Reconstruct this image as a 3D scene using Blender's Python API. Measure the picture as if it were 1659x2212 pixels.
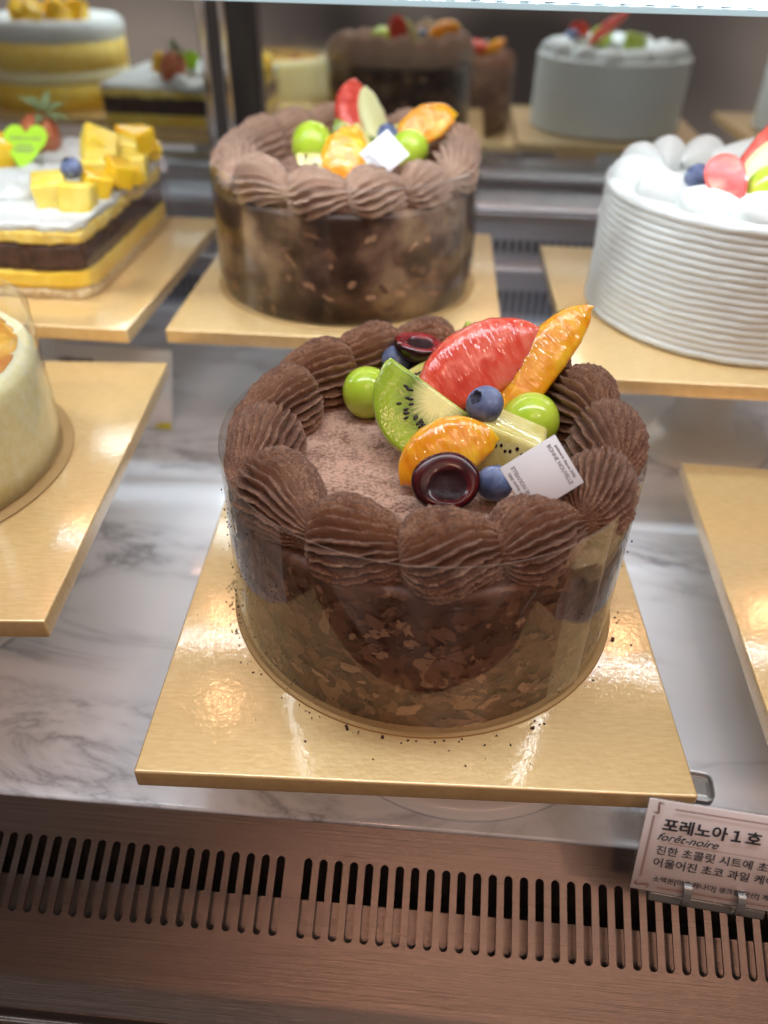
import bpy, bmesh, math, random
from math import sin, cos, pi, radians, sqrt, hypot, atan2
from mathutils import Vector, Matrix, Euler, noise

for o in list(bpy.data.objects):
    bpy.data.objects.remove(o)
SC = bpy.context.scene
COL = SC.collection
random.seed(7)

# ------------------------------------------------------------------ camera
RT = Vector((.9965, .0821, .0183)).normalized()
TO = Vector((.0541, -.7924, .6076)).normalized()      # direction from the cakes back to the viewer
UP = TO.cross(RT).normalized()
RT = UP.cross(TO).normalized()
cam = bpy.data.cameras.new('camera')
camo = bpy.data.objects.new('camera', cam)
COL.objects.link(camo)
m = Matrix((RT, UP, TO)).transposed().to_4x4()
m.translation = (0, 0, .24)
camo.matrix_world = m
cam.sensor_fit = 'HORIZONTAL'
cam.sensor_width = 36
cam.lens = 36 * 1690.2 / 1659
cam.clip_start = .01
cam.clip_end = 50
cam.dof.use_dof = True
cam.dof.focus_distance = .287
cam.dof.aperture_fstop = 7.6
SC.camera = camo

# ------------------------------------------------------------------ light
world = bpy.data.worlds.new('World')
SC.world = world
world.use_nodes = True
wn = world.node_tree.nodes
wl = world.node_tree.links
bg = wn['Background']
tc = wn.new('ShaderNodeTexCoord')
nz = wn.new('ShaderNodeTexNoise')
nz.inputs['Scale'].default_value = 3.0
nz.inputs['Detail'].default_value = 2
rp = wn.new('ShaderNodeValToRGB')
rp.color_ramp.elements[0].position = .38
rp.color_ramp.elements[0].color = (.05, .037, .034, 1)
rp.color_ramp.elements[1].position = .66
rp.color_ramp.elements[1].color = (.34, .26, .225, 1)
wl.new(tc.outputs['Generated'], nz.inputs['Vector'])
wl.new(nz.outputs['Fac'], rp.inputs['Fac'])
wl.new(rp.outputs['Color'], bg.inputs['Color'])
bg.inputs['Strength'].default_value = .75


def lamp(name, kind, loc, energy, color, size=None, aim=None, radius=None, size_y=None):
    d = bpy.data.lights.new(name, kind)
    d.energy = energy
    d.color = color
    if kind == 'AREA':
        d.size = size
        if size_y:
            d.shape = 'RECTANGLE'
            d.size_y = size_y
    if radius is not None:
        d.shadow_soft_size = radius
    o = bpy.data.objects.new(name, d)
    COL.objects.link(o)
    o.location = loc
    if aim is not None:
        o.rotation_euler = (Vector(aim) - Vector(loc)).to_track_quat('-Z', 'Y').to_euler()
    return o


lamp('shop_fill_light', 'AREA', (.55, -1.0, 1.9), 5.6, (1, .74, .60), 1.1, (0, .25, 0))
lamp('shop_fill_light', 'AREA', (-.2, .35, 1.7), 3.5, (.86, .93, 1), 1.0, (0, .35, 0))  # cool overhead fill, added to lift the cakes from above
lamp('case_top_fill', 'AREA', (0, .25, .66), 2.9, (.86, .94, 1), 1.1, (0, .25, 0), size_y=.05)  # unseen fill strip added over the front row to brighten it
WARM = (1, .45, .22)
lamp('shop_spot', 'POINT', (-.88, 1.82, 1.69), 2.2, WARM, radius=.03)
lamp('shop_spot', 'POINT', (.88, 1.82, 1.62), 2.2, WARM, radius=.03)
lamp('shop_spot', 'POINT', (-.80, 1.40, 1.85), 1.5, WARM, radius=.03)
lamp('shop_spot', 'POINT', (.20, 1.5, 1.95), 1.5, WARM, radius=.03)
lamp('shop_spot', 'POINT', (-.07, -.90, 1.42), 9, (1, .55, .38), radius=.05)
lamp('shop_spot', 'POINT', (.75, -.80, 1.42), 6.5, (1, .55, .38), radius=.05)

vs = SC.view_settings
vs.view_transform = 'Standard'
vs.look = 'None'
vs.exposure = .3
vs.gamma = 1
vs.use_curve_mapping = False
SC.cycles.use_denoising = True
try:
    SC.cycles.denoiser = 'OPENIMAGEDENOISE'
except Exception:
    pass
SC.cycles.max_bounces = 14
SC.cycles.transparent_max_bounces = 24
SC.cycles.glossy_bounces = 6
SC.cycles.sample_clamp_indirect = 25
SC.cycles.blur_glossy = .3
SC.cycles.caustics_refractive = False


# ------------------------------------------------------------------ materials
def nodes_of(name):
    mt = bpy.data.materials.new(name)
    mt.use_nodes = True
    return mt, mt.node_tree.nodes, mt.node_tree.links, mt.node_tree.nodes['Principled BSDF']


def ramp(N, stops, interp='LINEAR'):
    r = N.new('ShaderNodeValToRGB')
    r.color_ramp.interpolation = interp
    e = r.color_ramp.elements
    while len(e) < len(stops):
        e.new(.5)
    for k, (p, c) in enumerate(stops):
        e[k].position = p
        e[k].color = (*c, 1)
    return r


def M(name, col, rough=.5, metal=0, sss=0, sssr=(1, .4, .2), sssc=.004, coat=0, coatr=.05, spec=.5,
      var=None, bump=None, stretch=(1, 1, 1), aniso=0, trans=0, ior=1.45, vor=False):
    mt, N, L, P = nodes_of(name)
    P.inputs['Base Color'].default_value = (*col, 1)
    P.inputs['Roughness'].default_value = rough
    P.inputs['Metallic'].default_value = metal
    P.inputs['Specular IOR Level'].default_value = spec
    P.inputs['IOR'].default_value = ior
    P.inputs['Transmission Weight'].default_value = trans
    P.inputs['Anisotropic'].default_value = aniso
    if sss:
        P.inputs['Subsurface Weight'].default_value = sss
        P.inputs['Subsurface Radius'].default_value = sssr
        P.inputs['Subsurface Scale'].default_value = sssc
    P.inputs['Coat Weight'].default_value = coat
    P.inputs['Coat Roughness'].default_value = coatr
    t = N.new('ShaderNodeTexCoord')
    mp = N.new('ShaderNodeMapping')
    mp.inputs['Scale'].default_value = stretch
    L.new(t.outputs['Object'], mp.inputs['Vector'])
    if var:
        sc, stops, det = var
        n = N.new('ShaderNodeTexNoise')
        n.inputs['Scale'].default_value = sc
        n.inputs['Detail'].default_value = det
        L.new(mp.outputs[0], n.inputs['Vector'])
        r = ramp(N, stops)
        L.new(n.outputs['Fac'], r.inputs['Fac'])
        L.new(r.outputs['Color'], P.inputs['Base Color'])
    if bump:
        sc, st, dist = bump
        if vor:
            n = N.new('ShaderNodeTexVoronoi')
            out = 'Distance'
        else:
            n = N.new('ShaderNodeTexNoise')
            n.inputs['Detail'].default_value = 4
            out = 'Fac'
        n.inputs['Scale'].default_value = sc
        L.new(mp.outputs[0], n.inputs['Vector'])
        b = N.new('ShaderNodeBump')
        b.inputs['Strength'].default_value = st
        b.inputs['Distance'].default_value = dist
        L.new(n.outputs[out], b.inputs['Height'])
        L.new(b.outputs[0], P.inputs['Normal'])
    return mt


def gold_mat():
    mt, N, L, P = nodes_of('gold_card')
    t = N.new('ShaderNodeTexCoord')
    mp = N.new('ShaderNodeMapping')
    mp.inputs['Scale'].default_value = (1, 5, 1)
    L.new(t.outputs['Object'], mp.inputs['Vector'])
    n = N.new('ShaderNodeTexNoise')
    n.inputs['Scale'].default_value = 160
    n.inputs['Detail'].default_value = 5
    L.new(mp.outputs[0], n.inputs['Vector'])
    r = ramp(N, [(.3, (.76, .515, .225)), (.7, (.86, .625, .30))])
    L.new(n.outputs['Fac'], r.inputs['Fac'])
    L.new(r.outputs[0], P.inputs['Base Color'])
    n2 = N.new('ShaderNodeTexNoise')
    n2.inputs['Scale'].default_value = 420
    n2.inputs['Detail'].default_value = 3
    L.new(t.outputs['Object'], n2.inputs['Vector'])
    b = N.new('ShaderNodeBump')
    b.inputs['Strength'].default_value = .16
    b.inputs['Distance'].default_value = .0005
    L.new(n2.outputs['Fac'], b.inputs['Height'])
    L.new(b.outputs[0], P.inputs['Normal'])
    L.new(b.outputs[0], P.inputs['Coat Normal'])
    P.inputs['Metallic'].default_value = .42
    P.inputs['Roughness'].default_value = .38
    P.inputs['Coat IOR'].default_value = 1.9
    P.inputs['Coat Weight'].default_value = 1
    P.inputs['Coat Roughness'].default_value = .085
    return mt


def cocoa_mat(name, cream, cocoa, amount=.0, grain=1100):
    """piped chocolate cream under sifted cocoa: the powder lies where the surface faces up"""
    mt, N, L, P = nodes_of(name)
    t = N.new('ShaderNodeTexCoord')
    n = N.new('ShaderNodeTexNoise')
    n.inputs['Scale'].default_value = grain
    n.inputs['Detail'].default_value = 6
    n.inputs['Roughness'].default_value = .65
    L.new(t.outputs['Object'], n.inputs['Vector'])
    n3 = N.new('ShaderNodeTexNoise')
    n3.inputs['Scale'].default_value = 130
    n3.inputs['Detail'].default_value = 3
    L.new(t.outputs['Object'], n3.inputs['Vector'])
    g = N.new('ShaderNodeNewGeometry')
    s = N.new('ShaderNodeSeparateXYZ')
    L.new(g.outputs['Normal'], s.inputs[0])
    a = N.new('ShaderNodeMath'); a.operation = 'MULTIPLY_ADD'
    a.inputs[1].default_value = .30
    a.inputs[2].default_value = amount - .02
    L.new(s.outputs['Z'], a.inputs[0])
    a1 = N.new('ShaderNodeMath'); a1.operation = 'MULTIPLY_ADD'
    a1.inputs[1].default_value = .5
    L.new(n3.outputs['Fac'], a1.inputs[0]); L.new(a.outputs[0], a1.inputs[2])
    a2 = N.new('ShaderNodeMath'); a2.operation = 'MULTIPLY_ADD'
    a2.inputs[1].default_value = .9
    L.new(n.outputs['Fac'], a2.inputs[0]); L.new(a1.outputs[0], a2.inputs[2])
    r = ramp(N, [(.70, cream), (.84, tuple(.5 * x + .5 * y for x, y in zip(cream, cocoa))), (.95, cocoa)])
    L.new(a2.outputs[0], r.inputs['Fac'])
    L.new(r.outputs[0], P.inputs['Base Color'])
    b = N.new('ShaderNodeBump')
    b.inputs['Strength'].default_value = 1
    b.inputs['Distance'].default_value = .0018
    L.new(n.outputs['Fac'], b.inputs['Height'])
    L.new(b.outputs[0], P.inputs['Normal'])
    P.inputs['Roughness'].default_value = .8
    P.inputs['Specular IOR Level'].default_value = .25
    P.inputs['Sheen Weight'].default_value = .15
    return mt


def shaving_side_mat():
    mt, N, L, P = nodes_of('chocolate_coating')
    t = N.new('ShaderNodeTexCoord')
    n0 = N.new('ShaderNodeTexNoise')
    n0.inputs['Scale'].default_value = 60
    L.new(t.outputs['Object'], n0.inputs['Vector'])
    mx = N.new('ShaderNodeMixRGB')
    mx.inputs['Fac'].default_value = .05
    L.new(t.outputs['Object'], mx.inputs[1]); L.new(n0.outputs['Color'], mx.inputs[2])
    v = N.new('ShaderNodeTexVoronoi')
    v.inputs['Scale'].default_value = 130
    L.new(mx.outputs[0], v.inputs['Vector'])
    s = N.new('ShaderNodeSeparateColor')
    L.new(v.outputs['Color'], s.inputs[0])
    r = ramp(N, [(.0, (.11, .045, .025)), (.40, (.16, .07, .038)), (.74, (.22, .10, .055)), (.92, (.34, .19, .11))], 'CONSTANT')
    L.new(s.outputs[0], r.inputs['Fac'])
    L.new(r.outputs[0], P.inputs['Base Color'])
    b = N.new('ShaderNodeBump')
    b.inputs['Strength'].default_value = .6
    b.inputs['Distance'].default_value = .001
    L.new(v.outputs['Distance'], b.inputs['Height'])
    L.new(b.outputs[0], P.inputs['Normal'])
    P.inputs['Roughness'].default_value = .55
    return mt


def film_mat(name='clear_film', base=.06, tint=(.97, .965, .96)):
    mt, N, L, P = nodes_of(name)
    N.remove(P)
    out = N['Material Output']
    tr = N.new('ShaderNodeBsdfTransparent')
    tr.inputs['Color'].default_value = (*tint, 1)
    gl = N.new('ShaderNodeBsdfGlossy')
    gl.inputs['Roughness'].default_value = .03
    lw = N.new('ShaderNodeLayerWeight')
    lw.inputs['Blend'].default_value = .5
    p = N.new('ShaderNodeMath'); p.operation = 'POWER'
    p.inputs[1].default_value = 3.6
    L.new(lw.outputs['Facing'], p.inputs[0])
    q = N.new('ShaderNodeMath'); q.operation = 'MULTIPLY_ADD'
    q.inputs[1].default_value = .85
    q.inputs[2].default_value = base
    L.new(p.outputs[0], q.inputs[0])
    mx = N.new('ShaderNodeMixShader')
    L.new(q.outputs[0], mx.inputs[0]); L.new(tr.outputs[0], mx.inputs[1]); L.new(gl.outputs[0], mx.inputs[2])
    t = N.new('ShaderNodeTexCoord')
    n = N.new('ShaderNodeTexNoise')
    n.inputs['Scale'].default_value = 28
    n.inputs['Detail'].default_value = 1
    L.new(t.outputs['Object'], n.inputs['Vector'])
    b = N.new('ShaderNodeBump')
    b.inputs['Strength'].default_value = .35
    b.inputs['Distance'].default_value = .003
    L.new(n.outputs['Fac'], b.inputs['Height'])
    L.new(b.outputs[0], gl.inputs['Normal'])
    L.new(mx.outputs[0], out.inputs['Surface'])
    return mt


def marble_mat():
    mt, N, L, P = nodes_of('marble')
    t = N.new('ShaderNodeTexCoord')
    mp = N.new('ShaderNodeMapping')
    mp.inputs['Rotation'].default_value = (0, 0, radians(42))
    mp.inputs['Scale'].default_value = (.42, 1.25, 1)
    L.new(t.outputs['Object'], mp.inputs['Vector'])
    n = N.new('ShaderNodeTexNoise')
    n.inputs['Scale'].default_value = 13
    n.inputs['Detail'].default_value = 9
    n.inputs['Roughness'].default_value = .62
    n.inputs['Distortion'].default_value = 1.1
    L.new(mp.outputs[0], n.inputs['Vector'])
    s = N.new('ShaderNodeMath'); s.operation = 'SUBTRACT'; s.inputs[1].default_value = .5
    L.new(n.outputs['Fac'], s.inputs[0])
    a = N.new('ShaderNodeMath'); a.operation = 'ABSOLUTE'
    L.new(s.outputs[0], a.inputs[0])
    r = ramp(N, [(.0, (.30, .31, .35)), (.010, (.50, .52, .58)), (.045, (.74, .77, .83)), (.11, (.83, .865, .93))])
    L.new(a.outputs[0], r.inputs['Fac'])
    n2 = N.new('ShaderNodeTexNoise')
    n2.inputs['Scale'].default_value = 11
    n2.inputs['Detail'].default_value = 4
    L.new(mp.outputs[0], n2.inputs['Vector'])
    r2 = ramp(N, [(.38, (0, 0, 0)), (.56, (1, 1, 1))])
    L.new(n2.outputs['Fac'], r2.inputs['Fac'])
    n3 = N.new('ShaderNodeTexNoise')
    n3.inputs['Scale'].default_value = 9
    n3.inputs['Detail'].default_value = 5
    L.new(mp.outputs[0], n3.inputs['Vector'])
    r3 = ramp(N, [(.3, (.70, .74, .80)), (.7, (.84, .875, .94))])
    L.new(n3.outputs['Fac'], r3.inputs['Fac'])
    mx = N.new('ShaderNodeMixRGB')
    L.new(r2.outputs[0], mx.inputs['Fac']); L.new(r.outputs[0], mx.inputs[1]); L.new(r3.outputs[0], mx.inputs[2])
    L.new(mx.outputs[0], P.inputs['Base Color'])
    P.inputs['Roughness'].default_value = .13
    P.inputs['IOR'].default_value = 1.65
    return mt


def steel_mat(name, col, rough, st=.25, sx=1):
    mt, N, L, P = nodes_of(name)
    t = N.new('ShaderNodeTexCoord')
    mp = N.new('ShaderNodeMapping')
    mp.inputs['Scale'].default_value = (6 * sx, 900, 900)
    L.new(t.outputs['Object'], mp.inputs['Vector'])
    n = N.new('ShaderNodeTexNoise')
    n.inputs['Scale'].default_value = 2.2
    n.inputs['Detail'].default_value = 6
    n.inputs['Roughness'].default_value = .7
    L.new(mp.outputs[0], n.inputs['Vector'])
    r = ramp(N, [(.3, tuple(.86 * c for c in col)), (.7, tuple(min(1, 1.1 * c) for c in col))])
    L.new(n.outputs['Fac'], r.inputs['Fac'])
    L.new(r.outputs[0], P.inputs['Base Color'])
    rr = N.new('ShaderNodeMapRange')
    rr.inputs['To Min'].default_value = rough - .07
    rr.inputs['To Max'].default_value = rough + .09
    L.new(n.outputs['Fac'], rr.inputs['Value'])
    L.new(rr.outputs[0], P.inputs['Roughness'])
    b = N.new('ShaderNodeBump')
    b.inputs['Strength'].default_value = st
    b.inputs['Distance'].default_value = .0003
    L.new(n.outputs['Fac'], b.inputs['Height'])
    L.new(b.outputs[0], P.inputs['Normal'])
    P.inputs['Metallic'].default_value = 1
    P.inputs['Anisotropic'].default_value = .5
    return mt


def emit_mat(name, col, strength):
    mt, N, L, P = nodes_of(name)
    P.inputs['Base Color'].default_value = (*col, 1)
    P.inputs['Emission Color'].default_value = (*col, 1)
    P.inputs['Emission Strength'].default_value = strength
    return mt


def kiwi_mat(name, R, skin, flesh, ringc, core, rc=.26):
    """cut kiwi: pale core, dark ring of rays, green flesh; colours run with the radius in the slice's own plane"""
    mt, N, L, P = nodes_of(name)
    t = N.new('ShaderNodeTexCoord')
    s = N.new('ShaderNodeSeparateXYZ')
    L.new(t.outputs['Object'], s.inputs[0])
    c = N.new('ShaderNodeCombineXYZ')
    L.new(s.outputs['X'], c.inputs['X']); L.new(s.outputs['Y'], c.inputs['Y'])
    ln = N.new('ShaderNodeVectorMath'); ln.operation = 'LENGTH'
    L.new(c.outputs[0], ln.inputs[0])
    d = N.new('ShaderNodeMath'); d.operation = 'DIVIDE'; d.inputs[1].default_value = R
    L.new(ln.outputs['Value'], d.inputs[0])
    at = N.new('ShaderNodeMath'); at.operation = 'ARCTAN2'
    L.new(s.outputs['Y'], at.inputs[0]); L.new(s.outputs['X'], at.inputs[1])
    cm = N.new('ShaderNodeCombineXYZ')
    m1 = N.new('ShaderNodeMath'); m1.operation = 'MULTIPLY'; m1.inputs[1].default_value = 9
    L.new(at.outputs[0], m1.inputs[0]); L.new(m1.outputs[0], cm.inputs['X'])
    m2 = N.new('ShaderNodeMath'); m2.operation = 'MULTIPLY'; m2.inputs[1].default_value = .9
    L.new(d.outputs[0], m2.inputs[0]); L.new(m2.outputs[0], cm.inputs['Y'])
    n = N.new('ShaderNodeTexNoise')
    n.inputs['Scale'].default_value = 1.6
    n.inputs['Detail'].default_value = 3
    L.new(cm.outputs[0], n.inputs['Vector'])
    ad = N.new('ShaderNodeMath'); ad.operation = 'MULTIPLY_ADD'
    ad.inputs[1].default_value = .32
    L.new(n.outputs['Fac'], ad.inputs[0]); L.new(d.outputs[0], ad.inputs[2])
    r = ramp(N, [(rc + .10, core), (rc + .25, tuple(.5 * a + .5 * b for a, b in zip(core, ringc))), (rc + .36, ringc), (rc + .62, flesh), (1.04, flesh), (1.12, skin)])
    L.new(ad.outputs[0], r.inputs['Fac'])
    L.new(r.outputs[0], P.inputs['Base Color'])
    P.inputs['Roughness'].default_value = .18
    P.inputs['Subsurface Weight'].default_value = .35
    P.inputs['Subsurface Radius'].default_value = (.7, 1, .2)
    P.inputs['Subsurface Scale'].default_value = .003
    n2 = N.new('ShaderNodeTexNoise')
    n2.inputs['Scale'].default_value = 330
    L.new(t.outputs['Object'], n2.inputs['Vector'])
    b = N.new('ShaderNodeBump')
    b.inputs['Strength'].default_value = .35
    b.inputs['Distance'].default_value = .001
    L.new(n2.outputs['Fac'], b.inputs['Height'])
    L.new(b.outputs[0], P.inputs['Normal'])
    return mt


def pulp_mat(name, c1, c2, c3):
    """citrus flesh: juice sacs lying across the segment, wet glaze over them"""
    mt, N, L, P = nodes_of(name)
    t = N.new('ShaderNodeTexCoord')
    mp = N.new('ShaderNodeMapping')
    mp.inputs['Scale'].default_value = (1, .28, .6)
    L.new(t.outputs['Object'], mp.inputs['Vector'])
    v = N.new('ShaderNodeTexNoise')
    v.inputs['Scale'].default_value = 330
    v.inputs['Detail'].default_value = 3
    L.new(mp.outputs[0], v.inputs['Vector'])
    n = N.new('ShaderNodeTexNoise')
    n.inputs['Scale'].default_value = 75
    n.inputs['Detail'].default_value = 2
    L.new(t.outputs['Object'], n.inputs['Vector'])
    ad = N.new('ShaderNodeMath'); ad.operation = 'MULTIPLY_ADD'; ad.inputs[1].default_value = .55
    L.new(v.outputs['Fac'], ad.inputs[0])
    m2 = N.new('ShaderNodeMath'); m2.operation = 'MULTIPLY'; m2.inputs[1].default_value = .5
    L.new(n.outputs['Fac'], m2.inputs[0]); L.new(m2.outputs[0], ad.inputs[2])
    r = ramp(N, [(.36, c1), (.52, c2), (.68, c3)])
    L.new(ad.outputs[0], r.inputs['Fac'])
    L.new(r.outputs[0], P.inputs['Base Color'])
    b = N.new('ShaderNodeBump')
    b.inputs['Strength'].default_value = .28
    b.inputs['Distance'].default_value = .001
    L.new(v.outputs['Fac'], b.inputs['Height'])
    L.new(b.outputs[0], P.inputs['Normal'])
    P.inputs['Roughness'].default_value = .2
    P.inputs['Subsurface Weight'].default_value = .5
    P.inputs['Subsurface Radius'].default_value = (1, .4, .1)
    P.inputs['Subsurface Scale'].default_value = .008
    P.inputs['Coat Weight'].default_value = .9
    P.inputs['Coat Roughness'].default_value = .06
    v2 = N.new('ShaderNodeTexVoronoi')
    v2.inputs['Scale'].default_value = 620
    L.new(mp.outputs[0], v2.inputs['Vector'])
    b2 = N.new('ShaderNodeBump')
    b2.inputs['Strength'].default_value = .4
    b2.inputs['Distance'].default_value = .0012
    L.new(v2.outputs['Distance'], b2.inputs['Height'])
    L.new(b2.outputs[0], P.inputs['Coat Normal'])
    return mt


MT = {}
MT['gold'] = gold_mat()
MT['marble'] = marble_mat()
MT['golddisc'] = M('dull_gold_card', (.42, .27, .11), .6, .3)
MT['steel'] = steel_mat('brushed_steel', (.122, .096, .084), .29)
MT['backsteel'] = steel_mat('back_steel', (.42, .43, .47), .27)
MT['chrome'] = M('chrome', (.75, .75, .76), .12, 1)
MT['dark'] = M('recess_shade', (.035, .030, .028), .7)  # near-black colour puts the darkness behind the slots into the surface
MT['black_frame'] = M('dark_frame', (.05, .05, .052), .3, .6)
MT['mirror'] = M('mirror_glass', (.72, .765, .75), .025, 1)
MT['led'] = emit_mat('led_diode', (.84, .94, 1), 112)
MT['lens'] = M('led_lens', (.10, .12, .13), .15)
for nd in MT['lens'].node_tree.nodes:
    if nd.type == 'BSDF_PRINCIPLED':
        nd.inputs['Emission Color'].default_value = (.68, .90, .97, 1)
        nd.inputs['Emission Strength'].default_value = .5
MT['alu'] = M('aluminium', (.6, .6, .62), .35, 1)
MT['film'] = film_mat()
MT['filmglint'] = M('film_edge_glint', (.85, .84, .82), .25)  # pale colour stands in for the highlight along the film's rim and seam
MT['cocoa'] = cocoa_mat('cocoa_cream', (.58, .325, .21), (.235, .108, .065), -.01)
MT['cocoa2'] = cocoa_mat('cocoa_cream_pale', (.62, .42, .31), (.42, .245, .17), -.06)
MT['dusttop'] = cocoa_mat('dusted_top', (.72, .45, .34), (.20, .085, .048), -.20, 700)
MT['choc'] = shaving_side_mat()
MT['choc2'] = M('cream_and_sponge_side', (.2, .1, .06), .5, var=(34, [(.40, (.035, .016, .011)), (.50, (.085, .042, .028)), (.58, (.20, .12, .08)), (.68, (.33, .23, .14))], 5), bump=(90, .4, .001))
MT['shave0'] = M('dark_chocolate', (.105, .046, .027), .45, bump=(700, .4, .0005))
MT['shave1'] = M('milk_chocolate', (.21, .10, .056), .5, bump=(700, .4, .0005))
MT['shave2'] = M('pale_cream_patch', (.38, .22, .13), .6)
MT['crumb'] = M('crumb', (.05, .02, .012), .8)
MT['white'] = M('white_ceramic', (.78, .79, .80), .25)
MT['paper'] = M('white_paper', (.68, .66, .68), .6)
MT['cardpaper'] = M('card_paper', (.80, .72, .70), .55, bump=(900, .05, .0002))
MT['ink'] = M('black_ink', (.03, .028, .035), .6)
MT['greyink'] = M('grey_ink', (.20, .19, .21), .6)
MT['brownink'] = M('brown_ink', (.27, .13, .10), .6)
MT['sleeve'] = film_mat('clear_sleeve', .05, (.98, .97, .97))
MT['grape'] = M('grape_skin', (.36, .60, .05), .2, sss=.7, sssr=(.7, 1, .15), sssc=.008, coat=.6,
                var=(60, [(.3, (.42, .60, .035)), (.7, (.58, .72, .09))], 2))
MT['orange'] = pulp_mat('orange_pulp', (.78, .25, .004), (.88, .36, .006), (.93, .52, .02))
MT['grapefruit'] = pulp_mat('grapefruit_pulp', (.66, .045, .025), (.76, .09, .05), (.84, .20, .13))
MT['pith'] = M('pale_membrane', (.80, .62, .20), .3, sss=.3, sssr=(1, .7, .3), sssc=.002, coat=.5)
MT['kiwi'] = kiwi_mat('kiwi_cut', .025, (.30, .42, .03), (.34, .46, .03), (.12, .20, .008), (.78, .72, .30))
MT['kiwiskin'] = M('kiwi_outer', (.40, .50, .06), .2, sss=.3, sssr=(.7, 1, .2), sssc=.003, coat=.7, var=(140, [(.3, (.30, .42, .03)), (.7, (.52, .60, .13))], 3))
MT['goldkiwi'] = M('gold_kiwi', (.72, .66, .24), .2, sss=.4, sssr=(1, .9, .3), sssc=.004, coat=.7,
                   var=(90, [(.3, (.60, .53, .12)), (.7, (.80, .76, .36))], 3), bump=(260, .3, .001))
MT['seed'] = M('kiwi_seed', (.014, .008, .006), .25)
MT['blue'] = M('blueberry_skin', (.08, .11, .24), .5, var=(170, [(.3, (.055, .075, .17)), (.55, (.15, .19, .34)), (.72, (.30, .36, .52))], 4), bump=(500, .15, .0005))
MT['bluedark'] = M('blueberry_calyx', (.022, .022, .045), .6)
MT['cherry'] = M('cherry_skin', (.016, .0015, .003), .16, coat=.3)
MT['cherryflesh'] = M('cherry_flesh', (.08, .004, .006), .2, spec=.4, var=(95, [(.35, (.022, .002, .004)), (.7, (.085, .005, .007))], 2))
MT['cherryred'] = M('red_cherry_flesh', (.25, .01, .015), .12, coat=.6, var=(120, [(.35, (.12, .005, .008)), (.7, (.34, .014, .02))], 2))
MT['cherryhole'] = M('cherry_hollow', (.020, .004, .006), .4, spec=.2, bump=(200, .5, .001))
MT['red'] = M('watermelon_flesh', (.66, .07, .05), .25, sss=.4, sssr=(1, .3, .2), sssc=.004, var=(200, [(.35, (.55, .045, .03)), (.7, (.75, .14, .10))], 3))
MT['melon'] = M('melon_flesh', (.66, .68, .36), .3, sss=.4, sssr=(.9, 1, .5), sssc=.004)
MT['mango'] = M('mango_flesh', (.90, .52, .015), .22, sss=.5, sssr=(1, .6, .1), sssc=.004, coat=.4, var=(45, [(.3, (.82, .43, .01)), (.7, (.92, .66, .035))], 2), bump=(240, .25, .001))
MT['mangopale'] = M('pineapple_flesh', (.88, .66, .10), .22, sss=.5, sssr=(1, .7, .2), sssc=.004, coat=.4, var=(70, [(.3, (.86, .62, .04)), (.7, (.92, .78, .22))], 2), bump=(240, .25, .001))
MT['cream'] = M('whipped_cream', (.66, .69, .68), .5, sss=.3, sssr=(1, .95, .9), sssc=.003, bump=(160, .12, .001))
MT['straw'] = M('strawberry_skin', (.55, .03, .02), .25, coat=.4, var=(160, [(.35, (.60, .022, .015)), (.7, (.68, .08, .04))], 2), bump=(330, .5, .0012), vor=True)
MT['strawcut'] = M('strawberry_cut', (.70, .16, .12), .3, sss=.3, sssr=(1, .4, .3), sssc=.003, var=(120, [(.45, (.60, .035, .03)), (.66, (.78, .34, .27))], 3), stretch=(1, .35, 1))
MT['leaf'] = M('strawberry_leaf', (.15, .20, .08), .55)
MT['sponge'] = M('yellow_sponge', (.84, .62, .13), .75, var=(180, [(.3, (.78, .52, .07)), (.7, (.88, .72, .24))], 4), bump=(380, .7, .0015))
MT['custard'] = M('custard', (.85, .60, .06), .5, sss=.3, sssr=(1, .7, .2), sssc=.003, var=(50, [(.3, (.82, .52, .04)), (.7, (.88, .68, .14))], 3))
MT['choclayer'] = M('chocolate_sponge', (.055, .028, .02), .6, var=(150, [(.3, (.038, .018, .013)), (.7, (.10, .05, .034))], 5), bump=(330, .5, .001))
MT['biscuit'] = M('crumb_base', (.60, .44, .24), .8, var=(260, [(.3, (.46, .30, .13)), (.7, (.72, .58, .36))], 4), bump=(330, 1, .002))
MT['cheese'] = M('cheesecake_side', (.90, .86, .54), .6, sss=.8, sssr=(1, .9, .5), sssc=.012, var=(260, [(.3, (.84, .76, .38)), (.7, (.92, .88, .60))], 4), bump=(420, .5, .001))
MT['browned'] = M('browned_top', (.75, .36, .05), .16, coat=.8, var=(42, [(.36, (.60, .20, .02)), (.5, (.82, .45, .07)), (.66, (.90, .68, .22))], 3), bump=(90, .5, .002))
MT['neon'] = M('neon_green_card', (.42, .78, .02), .4)
MT['tab'] = M('grey_metal', (.30, .29, .28), .35, .8)


# ------------------------------------------------------------------ mesh helpers
def emit(name, V, F, mats, parent=None, loc=(0, 0, 0), mi=None, smooth=True, mat_world=None):
    me = bpy.data.meshes.new(name)
    me.from_pydata([tuple(v) for v in V], [], F)
    if not isinstance(mats, (list, tuple)):
        mats = [mats]
    for q in mats:
        me.materials.append(MT[q] if isinstance(q, str) else q)
    if mi:
        me.polygons.foreach_set('material_index', mi)
    me.polygons.foreach_set('use_smooth', [smooth] * len(me.polygons))
    me.update()
    o = bpy.data.objects.new(name, me)
    COL.objects.link(o)
    if parent:
        o.parent = parent
    if mat_world is not None:
        o.matrix_local = mat_world
    else:
        o.location = loc
    return o


def tag(o, label, cat, group=None):
    o['label'] = label
    o['category'] = cat
    if group:
        o['group'] = group
    return o


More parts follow.
